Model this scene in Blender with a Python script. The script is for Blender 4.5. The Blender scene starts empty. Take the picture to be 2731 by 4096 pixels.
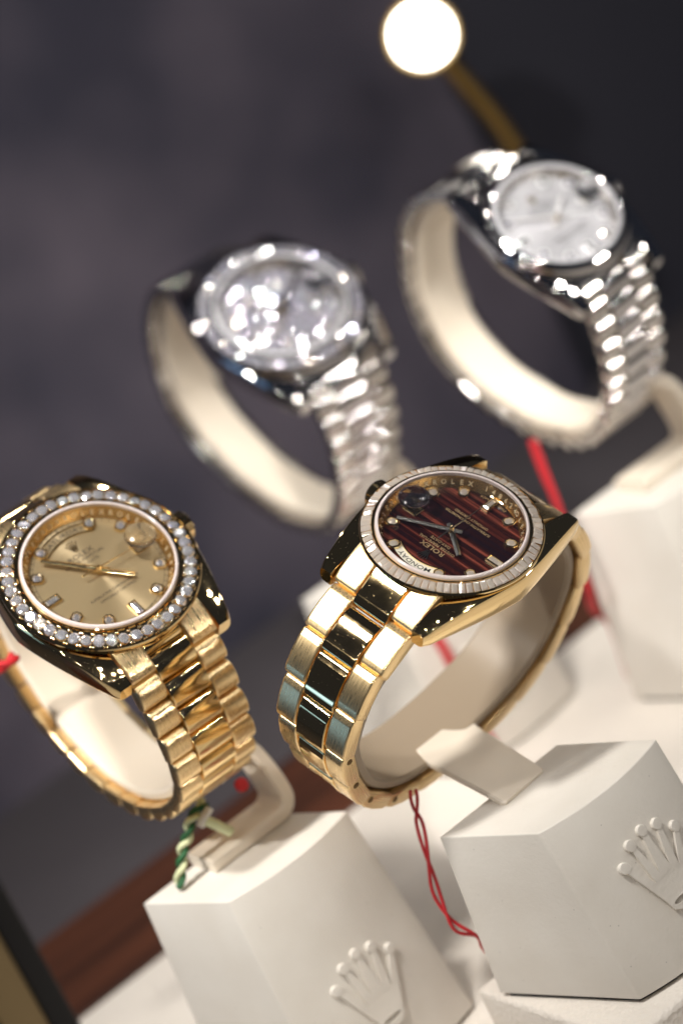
import bpy, bmesh, math, random
from mathutils import Vector, Matrix
from mathutils.geometry import tessellate_polygon

random.seed(7)
MM = 0.001
sc = bpy.context.scene
COL = sc.collection

# ------------------------------------------------------------------ camera
CW = Matrix(((0.7366, 0.5202, -0.4323), (-0.5335, 0.0540, -0.8441), (-0.4157, 0.8523, 0.3173)))
CO = Vector((-220.22, -415.78, 266.62))
cam_d = bpy.data.cameras.new("camera")
cam = bpy.data.objects.new("camera", cam_d)
COL.objects.link(cam)
cam.matrix_world = Matrix.Translation(CO * MM) @ CW.to_4x4()
cam_d.lens = 100.0
cam_d.sensor_width = 36.0
cam_d.clip_start = 0.02
cam_d.clip_end = 20.0
cam_d.dof.use_dof = True
cam_d.dof.focus_distance = 0.521
cam_d.dof.aperture_fstop = 8.2
cam_d.dof.aperture_blades = 6
cam_d.dof.aperture_rotation = math.radians(12)
sc.camera = cam

# ------------------------------------------------------------------ world: a dim shop interior
wd = bpy.data.worlds.new("World")
sc.world = wd
wd.use_nodes = True
wd.node_tree.nodes["Background"].inputs[0].default_value = (0.55, 0.62, 0.85, 1)
wd.node_tree.nodes["Background"].inputs[1].default_value = 0.035

# ------------------------------------------------------------------ showcase lamps, shop window and added lights
def area_light(name, loc, target, size, power, color, shape='DISK', size_y=None, spread=None):
    d = bpy.data.lights.new(name, 'AREA')
    d.shape = shape
    d.size = size * MM
    if size_y:
        d.size_y = size_y * MM
    d.energy = power
    d.color = color
    if spread:
        d.spread = math.radians(spread)
    o = bpy.data.objects.new(name, d)
    COL.objects.link(o)
    o.location = Vector(loc) * MM
    v = (Vector(target) - Vector(loc)).normalized()
    o.rotation_euler = v.to_track_quat('-Z', 'Y').to_euler()
    return o

WARM = (1.0, 0.96, 0.90)
area_light("key_spot", (-120, -30, 420), (0, 60, 40), 34, 0.60, WARM, spread=120)
area_light("key_spot", (-250, 0, 340), (-28, 95, 62), 14, 0.038, WARM, spread=32)
area_light("key_spot", (-40, 20, 390), (86, 175, 62), 14, 0.034, WARM, spread=36)
area_light("key_spot", (0, 0, 400), (124, 124, 60), 14, 0.024, WARM, spread=36)
for lx, ly, lz, tx, ty, pw, sz in (
        (170, 175, 360, 30, 80, 0.030, 6), (80, 180, 350, 20, 80, 0.022, 6), (260, 140, 330, 110, 100, 0.034, 6), (10, 170, 400, 60, 60, 0.02, 6),
        (145, -230, 410, 20, 60, 0.030, 11), (275, -165, 400, 80, 120, 0.045, 14), (330, -215, 400, 120, 90, 0.045, 14), (400, -200, 380, 120, 80, 0.055, 16)):
    area_light("led_spot", (lx, ly, lz), (tx, ty, 60), sz, pw, WARM, spread=130)
for i in range(30):                                   # unseen tiny lights added for glints on stones and metal
    area_light("glint_point", (-420 + 20.5 * i, -300 + 110 * math.sin(i * 2.4) + 3 * i, 400 + 40 * math.cos(i * 1.3)), (20 + 3.2 * i, 80, 90), 2.5, 0.0052, WARM, spread=90)
for lx, ly, lz, tx, ty, pw in ((136, -370, 170, -25, 40, 0.0035), (300, -335, 165, 84, 118, 0.0065), (375, -330, 180, 124, 62, 0.0065)):
    area_light("link_highlight_lamp", (lx, ly, lz), (tx, ty, 82), 18, pw, WARM, spread=22)  # unseen lamps added to put highlights on the bracelet links
area_light("reflection_fill", (-160, 120, 470), (20, 70, 0), 200, 0.035, (1.0, 0.97, 0.93), 'RECTANGLE', 50)  # added soft overhead source for broad reflections
area_light("shop_window", (-420, 250, 128), (-10, 30, 70), 200, 0.036, (0.30, 0.58, 1.0), 'RECTANGLE', 20)
area_light("shop_window", (-420, 250, 78), (-10, 30, 70), 200, 0.028, (0.30, 0.58, 1.0), 'RECTANGLE', 14)

sc.view_settings.view_transform = 'Standard'
sc.view_settings.look = 'None'
sc.view_settings.exposure = 0.0
sc.view_settings.gamma = 1.0
sc.render.engine = 'CYCLES'
sc.cycles.use_denoising = True
sc.cycles.max_bounces = 10
sc.cycles.glossy_bounces = 6
sc.cycles.transparent_max_bounces = 12
sc.cycles.sample_clamp_indirect = 6.0
sc.cycles.caustics_reflective = True
sc.cycles.blur_glossy = 0.3

# ------------------------------------------------------------------ materials
MATS = {}

def new_mat(name):
    m = bpy.data.materials.new(name)
    m.use_nodes = True
    MATS[name] = m
    nt = m.node_tree
    return m, nt, nt.nodes["Principled BSDF"]

def pmat(name, color, rough=0.5, metal=0.0, bump=None, coat=0.0, spec=None, aniso=0.0):
    """bump = (scale, strength, distance_mm, stretch xyz)"""
    m, nt, b = new_mat(name)
    b.inputs["Base Color"].default_value = (*color, 1)
    b.inputs["Roughness"].default_value = rough
    b.inputs["Metallic"].default_value = metal
    b.inputs["Coat Weight"].default_value = coat
    if spec is not None:
        b.inputs["Specular IOR Level"].default_value = spec
    if bump:
        sca, stre, dist, st = bump
        tc = nt.nodes.new("ShaderNodeTexCoord")
        mp = nt.nodes.new("ShaderNodeMapping")
        mp.inputs["Scale"].default_value = st
        n = nt.nodes.new("ShaderNodeTexNoise")
        n.inputs["Scale"].default_value = sca
        n.inputs["Detail"].default_value = 4
        bm_ = nt.nodes.new("ShaderNodeBump")
        bm_.inputs["Strength"].default_value = stre
        bm_.inputs["Distance"].default_value = dist * MM
        nt.links.new(tc.outputs["Object"], mp.inputs[0])
        nt.links.new(mp.outputs[0], n.inputs["Vector"])
        nt.links.new(n.outputs["Fac"], bm_.inputs["Height"])
        nt.links.new(bm_.outputs[0], b.inputs["Normal"])
    return m

GOLD = (0.93, 0.69, 0.35)
WGOLD = (0.66, 0.64, 0.64)

def polished(name, color):
    """polished metal with faint smudges and fine dust"""
    m, nt, b = new_mat(name)
    b.inputs["Base Color"].default_value = (*color, 1)
    b.inputs["Metallic"].default_value = 1
    tc = nt.nodes.new("ShaderNodeTexCoord")
    n = nt.nodes.new("ShaderNodeTexNoise"); n.inputs["Scale"].default_value = 260; n.inputs["Detail"].default_value = 5
    v = nt.nodes.new("ShaderNodeTexVoronoi"); v.inputs["Scale"].default_value = 1500
    r1 = nt.nodes.new("ShaderNodeMapRange")
    r1.inputs[1].default_value = .35; r1.inputs[2].default_value = .8; r1.inputs[3].default_value = .025; r1.inputs[4].default_value = .07
    r2 = nt.nodes.new("ShaderNodeMapRange")
    r2.inputs[1].default_value = .05; r2.inputs[2].default_value = .09; r2.inputs[3].default_value = .3; r2.inputs[4].default_value = 0
    ad = nt.nodes.new("ShaderNodeMath"); ad.operation = 'ADD'
    nt.links.new(tc.outputs["Object"], n.inputs["Vector"]); nt.links.new(tc.outputs["Object"], v.inputs["Vector"])
    nt.links.new(n.outputs["Fac"], r1.inputs[0]); nt.links.new(v.outputs["Distance"], r2.inputs[0])
    nt.links.new(r1.outputs[0], ad.inputs[0]); nt.links.new(r2.outputs[0], ad.inputs[1])
    nt.links.new(ad.outputs[0], b.inputs["Roughness"])
    return m

polished("gold_polished", GOLD)
polished("white_gold_polished", WGOLD)
pmat("gold_brushed", (0.90, 0.67, 0.36), 0.29, 1.0, (900, 0.08, 0.04, (6.5, .08, 6.5)))
pmat("white_gold_brushed", (0.66, 0.63, 0.60), 0.12, 1.0)
pmat("white_gold_satin", (0.86, 0.85, 0.86), 0.34, 0.6)
pmat("gold_satin", (0.70, 0.52, 0.28), 0.26, 1.0)
pmat("gold_bright", (0.95, 0.75, 0.42), 0.10, 1.0)
pmat("hand_dark", (0.12, 0.115, 0.11), 0.28, 1.0)
pmat("print_gold", (0.62, 0.46, 0.24), 0.35, 0.6)
pmat("print_dark", (0.05, 0.035, 0.02), 0.5)
pmat("print_black", (0.01, 0.01, 0.01), 0.5)
pmat("print_green", (0.0, 0.16, 0.08), 0.5)
pmat("day_disc", (0.80, 0.77, 0.66), 0.4)
pmat("engraving", (0.80, 0.68, 0.46), 0.35, 0.3)
pmat("engraving_dark", (0.20, 0.12, 0.04), 0.4, 0.8)
pmat("crystal_rim", (0.60, 0.52, 0.50), 0.14, 0.0, None, 0.6)
pmat("crystal_rim_clear", (0.55, 0.55, 0.58), 0.12, 0.0, None, 0.6)
pmat("stone_seat", (0.62, 0.46, 0.26), 0.3, 1.0)
pmat("stone_seat_white", (0.55, 0.54, 0.56), 0.3, 1.0)
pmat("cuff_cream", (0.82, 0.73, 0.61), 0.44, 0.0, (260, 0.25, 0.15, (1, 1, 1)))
pmat("cuff_tan_shaded", (0.36, 0.285, 0.205), 0.46, 0.0, (260, 0.25, 0.15, (1, 1, 1)))  # tan, darkened further in colour for the shade under the watch head
pmat("block_cream", (0.78, 0.745, 0.705), 0.45, 0.0, (1300, 0.5, 0.16, (1, 1, 1)))
_m = MATS["block_cream"]; _nt = _m.node_tree; _b = _nt.nodes["Principled BSDF"]
_tc = _nt.nodes.new("ShaderNodeTexCoord"); _n1 = _nt.nodes.new("ShaderNodeTexNoise"); _n1.inputs["Scale"].default_value = 90; _n1.inputs["Detail"].default_value = 8
_v1 = _nt.nodes.new("ShaderNodeTexVoronoi"); _v1.inputs["Scale"].default_value = 330
_r1 = _nt.nodes.new("ShaderNodeValToRGB"); _r1.color_ramp.elements[0].position = .3; _r1.color_ramp.elements[1].position = .7
_r1.color_ramp.elements[0].color = (.71, .665, .60, 1); _r1.color_ramp.elements[1].color = (.755, .715, .655, 1)
_r2 = _nt.nodes.new("ShaderNodeMapRange"); _r2.inputs[1].default_value = .035; _r2.inputs[2].default_value = .06; _r2.inputs[3].default_value = .72; _r2.inputs[4].default_value = 1
_mx = _nt.nodes.new("ShaderNodeVectorMath"); _mx.operation = 'SCALE'
_r3 = _nt.nodes.new("ShaderNodeMapRange"); _r3.inputs[3].default_value = .34; _r3.inputs[4].default_value = .58
_nt.links.new(_tc.outputs["Object"], _n1.inputs["Vector"]); _nt.links.new(_tc.outputs["Object"], _v1.inputs["Vector"])
_nt.links.new(_n1.outputs["Fac"], _r1.inputs[0]); _nt.links.new(_v1.outputs["Distance"], _r2.inputs[0])
_nt.links.new(_r1.outputs[0], _mx.inputs[0]); _nt.links.new(_r2.outputs[0], _mx.inputs["Scale"]); _nt.links.new(_mx.outputs[0], _b.inputs["Base Color"])
_nt.links.new(_n1.outputs["Fac"], _r3.inputs[0]); _nt.links.new(_r3.outputs[0], _b.inputs["Roughness"])
pmat("red_cord", (0.52, 0.012, 0.020), 0.6, 0.0, (2500, 0.6, 0.2, (1, 1, 1)))
pmat("green_cord", (0.015, 0.10, 0.03), 0.6, 0.0, (2500, 0.6, 0.2, (1, 1, 1)))
pmat("pale_cord", (0.66, 0.70, 0.42), 0.6, 0.0, (2500, 0.6, 0.2, (1, 1, 1)))
pmat("white_cord", (0.75, 0.75, 0.72), 0.6)
pmat("black_frame", (0.008, 0.007, 0.008), 0.5)
pmat("brass", (0.50, 0.32, 0.10), 0.42, 1.0)
pmat("brass_dull", (0.38, 0.27, 0.13), 0.45, 0.4)

# cream leatherette platform
m, nt, b = new_mat("platform_leather")
b.inputs["Base Color"].default_value = (0.72, 0.665, 0.60, 1); b.inputs["Roughness"].default_value = .55
tc = nt.nodes.new("ShaderNodeTexCoord"); v = nt.nodes.new("ShaderNodeTexVoronoi"); v.inputs["Scale"].default_value = 900
n = nt.nodes.new("ShaderNodeTexNoise"); n.inputs["Scale"].default_value = 500; n.inputs["Detail"].default_value = 4
mx = nt.nodes.new("ShaderNodeMath"); mx.operation = 'ADD'; bp = nt.nodes.new("ShaderNodeBump")
bp.inputs["Strength"].default_value = .7; bp.inputs["Distance"].default_value = .3 * MM
nt.links.new(tc.outputs["Object"], v.inputs["Vector"]); nt.links.new(tc.outputs["Object"], n.inputs["Vector"])
nt.links.new(v.outputs["Distance"], mx.inputs[0]); nt.links.new(n.outputs["Fac"], mx.inputs[1])
nt.links.new(mx.outputs[0], bp.inputs["Height"]); nt.links.new(bp.outputs[0], b.inputs["Normal"])

# reddish wood
m, nt, b = new_mat("wood")
b.inputs["Roughness"].default_value = .45
tc = nt.nodes.new("ShaderNodeTexCoord"); mp = nt.nodes.new("ShaderNodeMapping"); mp.inputs["Scale"].default_value = (6, 90, 90)
n = nt.nodes.new("ShaderNodeTexNoise"); n.inputs["Scale"].default_value = 2; n.inputs["Detail"].default_value = 6
cr = nt.nodes.new("ShaderNodeValToRGB")
cr.color_ramp.elements[0].color = (.028, .009, .004, 1); cr.color_ramp.elements[0].position = .3
cr.color_ramp.elements[1].color = (.095, .030, .013, 1); cr.color_ramp.elements[1].position = .7
nt.links.new(tc.outputs["Object"], mp.inputs[0]); nt.links.new(mp.outputs[0], n.inputs["Vector"])
nt.links.new(n.outputs["Fac"], cr.inputs[0]); nt.links.new(cr.outputs[0], b.inputs["Base Color"])

# dark suede
def suede(name, c0, c1):
    m, nt, b = new_mat(name)
    b.inputs["Roughness"].default_value = .85
    tc = nt.nodes.new("ShaderNodeTexCoord")
    n = nt.nodes.new("ShaderNodeTexNoise"); n.inputs["Scale"].default_value = 9; n.inputs["Detail"].default_value = 3
    cr = nt.nodes.new("ShaderNodeValToRGB")
    cr.color_ramp.elements[0].color = (*c0, 1); cr.color_ramp.elements[0].position = .38
    cr.color_ramp.elements[1].color = (*c1, 1); cr.color_ramp.elements[1].position = .62
    nt.links.new(tc.outputs["Object"], n.inputs["Vector"]); nt.links.new(n.outputs["Fac"], cr.inputs[0])
    nt.links.new(cr.outputs[0], b.inputs["Base Color"])
suede("suede", (.125, .105, .128), (.215, .178, .200))
suede("suede_mid", (.075, .066, .084), (.14, .118, .138))
suede("suede_blue", (.044, .042, .066), (.150, .128, .164))
pmat("navy_suede", (.046, .046, .064), .8)
pmat("dark_felt", (.058, .050, .056), .9)

# brown striped stone dial: streaks run from nine to three o'clock
m, nt, b = new_mat("dial_brown")
b.inputs["Roughness"].default_value = .22; b.inputs["Specular IOR Level"].default_value = .35
tc = nt.nodes.new("ShaderNodeTexCoord"); mp = nt.nodes.new("ShaderNodeMapping")
mp.inputs["Rotation"].default_value = (0, 0, math.radians(-9)); mp.inputs["Scale"].default_value = (9, 640, 1)
n = nt.nodes.new("ShaderNodeTexNoise"); n.inputs["Scale"].default_value = 1.0; n.inputs["Detail"].default_value = 5; n.inputs["Roughness"].default_value = .55
cr = nt.nodes.new("ShaderNodeValToRGB")
e = cr.color_ramp.elements
e[0].position = .36; e[0].color = (.010, .004, .008, 1)
e[1].position = .80; e[1].color = (.45, .16, .09, 1)
for pos, c in ((.47, (.022, .005, .005, 1)), (.55, (.058, .012, .009, 1)), (.60, (.22, .055, .036, 1)), (.66, (.085, .018, .012, 1))):
    q = e.new(pos); q.color = c
nt.links.new(tc.outputs["Object"], mp.inputs[0]); nt.links.new(mp.outputs[0], n.inputs["Vector"])
nt.links.new(n.outputs["Fac"], cr.inputs[0]); nt.links.new(cr.outputs[0], b.inputs["Base Color"])

def sunburst(name, color, rough, metal):
    m, nt, b = new_mat(name)
    b.inputs["Base Color"].default_value = (*color, 1); b.inputs["Metallic"].default_value = metal
    b.inputs["Roughness"].default_value = rough; b.inputs["Anisotropic"].default_value = .85
    t = nt.nodes.new("ShaderNodeTangent"); t.direction_type = 'RADIAL'; t.axis = 'Z'
    nt.links.new(t.outputs[0], b.inputs["Tangent"])
sunburst("dial_champagne", (.43, .335, .195), .32, .5)
sunburst("dial_silver", (.92, .91, .95), .24, .6)

# clear sapphire crystal: flat pane, reflections over straight-through view
m = bpy.data.materials.new("crystal"); MATS["crystal"] = m; m.use_nodes = True; nt = m.node_tree; nt.nodes.clear()
out = nt.nodes.new("ShaderNodeOutputMaterial"); mix = nt.nodes.new("ShaderNodeMixShader"); tr = nt.nodes.new("ShaderNodeBsdfTransparent")
gl = nt.nodes.new("ShaderNodeBsdfGlossy"); gl.inputs["Roughness"].default_value = .03; fr = nt.nodes.new("ShaderNodeFresnel"); fr.inputs["IOR"].default_value = 1.35
nt.links.new(fr.outputs[0], mix.inputs[0]); nt.links.new(tr.outputs[0], mix.inputs[1]); nt.links.new(gl.outputs[0], mix.inputs[2]); nt.links.new(mix.outputs[0], out.inputs[0])

# lens glass
m = bpy.data.materials.new("lens_glass"); MATS["lens_glass"] = m; m.use_nodes = True; nt = m.node_tree; nt.nodes.clear()
out = nt.nodes.new("ShaderNodeOutputMaterial"); g = nt.nodes.new("ShaderNodeBsdfGlass"); g.inputs["IOR"].default_value = 1.6; g.inputs["Roughness"].default_value = .0
tr = nt.nodes.new("ShaderNodeBsdfTransparent"); mix = nt.nodes.new("ShaderNodeMixShader"); mix.inputs[0].default_value = .85
nt.links.new(tr.outputs[0], mix.inputs[1]); nt.links.new(g.outputs[0], mix.inputs[2]); nt.links.new(mix.outputs[0], out.inputs[0])

# clear acrylic / glass bevel with a film added to imitate the rainbow of split light
m, nt, b = new_mat("bevel_glass")
b.inputs["Base Color"].default_value = (.55, .43, .22, 1); b.inputs["Roughness"].default_value = .12; b.inputs["Metallic"].default_value = .8
b.inputs["Thin Film Thickness"].default_value = 560; b.inputs["Thin Film IOR"].default_value = 1.7

# diamonds: hard facets, a random tint per stone painted in for their fire
def diamond(name, body, k, tint=(1, 1, 1)):
    m = bpy.data.materials.new(name); MATS[name] = m; m.use_nodes = True; nt = m.node_tree; nt.nodes.clear()
    out = nt.nodes.new("ShaderNodeOutputMaterial")
    oi = nt.nodes.new("ShaderNodeObjectInfo"); cr = nt.nodes.new("ShaderNodeValToRGB")
    el = cr.color_ramp.elements
    el[0].position = 0; el[0].color = (.66, .68, 1.0, 1); el[1].position = 1; el[1].color = (1, .82, .55, 1)
    for p_, c_ in ((.2, (1, 1, 1, 1)), (.4, (.86, .80, 1, 1)), (.55, (1, 1, 1, 1)), (.7, (.84, 1, .95, 1)), (.82, (1, .97, .92, 1))):
        q = el.new(p_); q.color = c_
    nt.links.new(oi.outputs["Random"], cr.inputs[0])
    g = nt.nodes.new("ShaderNodeBsdfGlossy"); g.inputs["Roughness"].default_value = .08
    gt = nt.nodes.new("ShaderNodeBsdfGlass"); gt.inputs["IOR"].default_value = 2.1; gt.inputs["Roughness"].default_value = .02
    d = nt.nodes.new("ShaderNodeBsdfDiffuse"); d.inputs["Color"].default_value = (*body, 1)
    m1 = nt.nodes.new("ShaderNodeMixShader"); m1.inputs[0].default_value = .15
    m2 = nt.nodes.new("ShaderNodeMixShader"); m2.inputs[0].default_value = k
    vm = nt.nodes.new("ShaderNodeVectorMath"); vm.operation = 'MULTIPLY'; vm.inputs[1].default_value = tint
    nt.links.new(cr.outputs[0], vm.inputs[0]); nt.links.new(vm.outputs[0], g.inputs["Color"])
    nt.links.new(g.outputs[0], m1.inputs[1]); nt.links.new(gt.outputs[0], m1.inputs[2])
    nt.links.new(m1.outputs[0], m2.inputs[1]); nt.links.new(d.outputs[0], m2.inputs[2]); nt.links.new(m2.outputs[0], out.inputs[0])
diamond("diamond", (.98, .86, .74), .34, (1, .93, .84))  # warm tint stands for gold reflected from the setting
diamond("diamond_cool", (.94, .92, .97), .17)

diamond("diamond_pave", (.84, .82, .94), .20)

# lit lamp
m = bpy.data.materials.new("lamp_glow"); MATS["lamp_glow"] = m; m.use_nodes = True; nt = m.node_tree; nt.nodes.clear()
out = nt.nodes.new("ShaderNodeOutputMaterial"); em = nt.nodes.new("ShaderNodeEmission")
em.inputs[0].default_value = (1, .93, .80, 1); em.inputs[1].default_value = 14
nt.links.new(em.outputs[0], out.inputs[0])

m = MATS["lamp_glow"].copy(); m.name = "lamp_fringe_glow"; MATS["lamp_fringe_glow"] = m  # warm glow added as the colour fringe around the lamp
for _q in m.node_tree.nodes:
    if _q.type == 'EMISSION': _q.inputs[0].default_value = (1, .72, .34, 1); _q.inputs[1].default_value = 2.2
# brushed grain: streaks along each link
m = MATS["gold_brushed"]; nt = m.node_tree; b = nt.nodes["Principled BSDF"]
_n = [q for q in nt.nodes if q.type == 'TEX_NOISE'][0]
_mr = nt.nodes.new("ShaderNodeMapRange"); _mr.inputs[1].default_value = .3; _mr.inputs[2].default_value = .7; _mr.inputs[3].default_value = .25; _mr.inputs[4].default_value = .34
nt.links.new(_n.outputs["Fac"], _mr.inputs[0]); nt.links.new(_mr.outputs[0], b.inputs["Roughness"])
_cr = nt.nodes.new("ShaderNodeValToRGB"); _cr.color_ramp.elements[0].position = .3; _cr.color_ramp.elements[1].position = .7
_cr.color_ramp.elements[0].color = (.865, .64, .335, 1); _cr.color_ramp.elements[1].color = (.93, .70, .385, 1)
nt.links.new(_n.outputs["Fac"], _cr.inputs[0]); nt.links.new(_cr.outputs[0], b.inputs["Base Color"])

# ------------------------------------------------------------------ mesh helpers (all input in millimetres)
def sharpen(me, ang):
    bm = bmesh.new(); bm.from_mesh(me)
    bmesh.ops.recalc_face_normals(bm, faces=bm.faces)
    for f in bm.faces: f.smooth = True
    th = math.radians(ang)
    for ed in bm.edges:
        ed.smooth = len(ed.link_faces) == 2 and ed.calc_face_angle(0) < th
    bm.to_mesh(me); bm.free()

def make_mesh(name, verts, faces, mat, smooth=35):
    me = bpy.data.meshes.new(name)
    me.from_pydata([Vector(v) * MM for v in verts], [], faces)
    me.materials.append(MATS[mat])
    if smooth is not None:
        sharpen(me, smooth)
    else:
        bm = bmesh.new(); bm.from_mesh(me); bmesh.ops.recalc_face_normals(bm, faces=bm.faces); bm.to_mesh(me); bm.free()
    me.update()
    return me

def obj(name, me, parent=None, mtx=None):
    o = bpy.data.objects.new(name, me)
    COL.objects.link(o)
    if parent:
        o.parent = parent
    if mtx is not None:
        o.matrix_local = mtx
    return o

def part(name, vf, mat, parent, smooth=35, mtx=None):
    return obj(name, make_mesh(name, vf[0], vf[1], mat, smooth), parent, mtx)

def tag(o, label, cat, group=None, kind=None):
    if label: o["label"] = label
    if cat: o["category"] = cat
    if group: o["group"] = group
    if kind: o["kind"] = kind
    return o

def merge(*vfs):
    V, F_ = [], []
    for v, f in vfs:
        k = len(V); V += list(v); F_ += [tuple(i + k for i in q) for q in f]
    return V, F_

def xform(vf, mtx):
    return [tuple(mtx @ Vector(v)) for v in vf[0]], vf[1]

def lathe(profile, n=96, closed=False):
    """profile: list of (r, z)"""
    V, F_ = [], []
    m = len(profile)
    for i in range(n):
        a = 2 * math.pi * i / n
        for r, z in profile:
            V.append((r * math.cos(a), r * math.sin(a), z))
    for i in range(n):
        j = (i + 1) % n
        for k in range(m if closed else m - 1):
            l = (k + 1) % m
            F_.append((i * m + k, j * m + k, j * m + l, i * m + l))
    if not closed:
        if profile[0][0] > 1e-6: F_.append(tuple(i * m for i in range(n))) if profile[0][0] < -1 else None
    return V, F_

def disc(r, z, n=96):
    V = [(r * math.cos(2 * math.pi * i / n), r * math.sin(2 * math.pi * i / n), z) for i in range(n)]
    return V, [tuple(range(n))]

def box(x0, x1, y0, y1, z0, z1):
    V = [(x, y, z) for z in (z0, z1) for y in (y0, y1) for x in (x0, x1)]
    return V, [(0, 2, 3, 1), (4, 5, 7, 6), (0, 1, 5, 4), (2, 6, 7, 3), (0, 4, 6, 2), (1, 3, 7, 5)]

def prism_x(profile, x0, x1, e=0.25, k=0.82):
    """profile (s,h) extruded along x with softened ends; s -> y, h -> z"""
    n = len(profile)
    cs = sum(p[0] for p in profile) / n; ch = sum(p[1] for p in profile) / n
    ext_s = max(p[0] for p in profile) - min(p[0] for p in profile); ext_h = max(p[1] for p in profile) - min(p[1] for p in profile)
    def ring(x, d):
        fs = 1 - 2 * d / ext_s; fh = 1 - 2 * d / ext_h
        return [(x, cs + (s - cs) * fs, ch + (h - ch) * fh) for s, h in profile]
    R = [ring(x0, e), ring(x0 + e * .3, e * .3), ring(x0 + e, 0), ring(x0 + e * 1.4, 0), ring(x1 - e * 1.4, 0), ring(x1 - e, 0), ring(x1 - e * .3, e * .3), ring(x1, e)]
    V = [v for r in R for v in r]; F_ = []
    for a in range(len(R) - 1):
        for i in range(n):
            j = (i + 1) % n
            F_.append((a * n + i, a * n + j, (a + 1) * n + j, (a + 1) * n + i))
    F_.append(tuple(range(n))); F_.append(tuple((len(R) - 1) * n + i for i in range(n)))
    return V, F_

def loft(rings, cap=True):
    n = len(rings[0]); V = [v for r in rings for v in r]; F_ = []
    for a in range(len(rings) - 1):
        for i in range(n):
            j = (i + 1) % n
            F_.append((a * n + i, a * n + j, (a + 1) * n + j, (a + 1) * n + i))
    if cap:
        F_.append(tuple(range(n))); F_.append(tuple((len(rings) - 1) * n + i for i in range(n)))
    return V, F_

def tube(pts, r, n=8, rfun=None):
    P = [Vector(p) for p in pts]; rings = []
    up = Vector((0.3, 0.2, 1)).normalized()
    for i, p in enumerate(P):
        t = (P[min(i + 1, len(P) - 1)] - P[max(i - 1, 0)]).normalized()
        a = t.cross(up)
        if a.length < .05: a = t.cross(Vector((1, 0, 0)))
        a.normalize(); b_ = t.cross(a)
        rr = rfun(i / (len(P) - 1)) if rfun else r
        rings.append([tuple(p + (a * math.cos(2 * math.pi * k / n) + b_ * math.sin(2 * math.pi * k / n)) * rr) for k in range(n)])
    return loft(rings)

def catmull(pts, sub=10):
    P = [Vector(p) for p in pts]; out = []
    for i in range(len(P) - 1):
        p0 = P[max(i - 1, 0)]; p1 = P[i]; p2 = P[i + 1]; p3 = P[min(i + 2, len(P) - 1)]
        for k in range(sub):
            t = k / sub
            out.append(.5 * ((2 * p1) + (p2 - p0) * t + (2 * p0 - 5 * p1 + 4 * p2 - p3) * t * t + (3 * p1 - p0 - 3 * p2 + p3) * t ** 3))
    out.append(P[-1]); return out

class Path:
    """arc-length parametrised curve in the watch's y-z plane"""
    def __init__(self, pts, w0=10.0, w1=7.6, shift=(0, 0)):
        self.w0, self.w1 = w0, w1
        self.build(pts)
        new = []
        for a, b in pts:
            i = min(range(len(self.p)), key=lambda q: (self.p[q] - Vector((a, b))).length)
            dw = w0 - self.width(self.s[i])
            new.append((a + shift[0] * dw, b + shift[1] * dw))
        self.build(new)
    def build(self, pts):
        self.p = catmull([Vector((a, b)) for a, b in pts], 12)
        self.s = [0.0]
        for a, b in zip(self.p, self.p[1:]): self.s.append(self.s[-1] + (b - a).length)
        self.L = self.s[-1]
    def width(self, s):
        """half width: full at the lugs, narrowing to the clasp"""
        d = max(0, min(s, self.L - s) - 9) / 48
        return self.w0 + (self.w1 - self.w0) * min(1, d)
    def at(self, s):
        s = min(max(s, 0), self.L - 1e-6)
        import bisect
        i = max(bisect.bisect_right(self.s, s) - 1, 0); i = min(i, len(self.p) - 2)
        t = (s - self.s[i]) / (self.s[i + 1] - self.s[i])
        pos = self.p[i].lerp(self.p[i + 1], t)
        a = self.p[max(i - 2, 0)]; b_ = self.p[min(i + 3, len(self.p) - 1)]
        tan = (b_ - a).normalized()
        return pos, tan, Vector((-tan.y, tan.x))

def frame_on(path, s, depth=0):
    p, t, n = path.at(s)
    p = p - n * depth
    f = path.width(s) / path.w0
    return Matrix(((f, 0, 0, 0), (0, t.x, n.x, p.x * MM), (0, t.y, n.y, p.y * MM), (0, 0, 0, 1)))

def rounded(L, H, r, bulge=0.0, n=4):
    """rounded rectangle (s,h), top at h=0, bottom at h=-H"""
    pts = []
    for cx, cy, a0 in ((L / 2 - r, -r, 0), (-L / 2 + r, -r, 90), (-L / 2 + .5, -H + .5, 180), (L / 2 - .5, -H + .5, 270)):
        rr = r if a0 < 180 else .5
        for k in range(n + 1):
            a = math.radians(a0 + 90 * k / n)
            pts.append((cx + rr * math.cos(a), cy + rr * math.sin(a)))
        if a0 == 0:
            for k in (.12, .25, 1, 1.75, 1.88):
                s = (L / 2 - r) * (1 - k)
                pts.append((s, bulge * (1 - (s / (L / 2)) ** 2)))
    return pts

def arch(L, H, dome, n=12):
    """half-round president link profile: domed top, flat bottom"""
    pts = []
    for k in range(n + 1):
        a = math.pi * k / n
        pts.append((L / 2 * math.cos(a), -dome + dome * math.sin(a) ** .8))
    pts += [(-L / 2 + .3, -H), (L / 2 - .3, -H)]
    return pts

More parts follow.
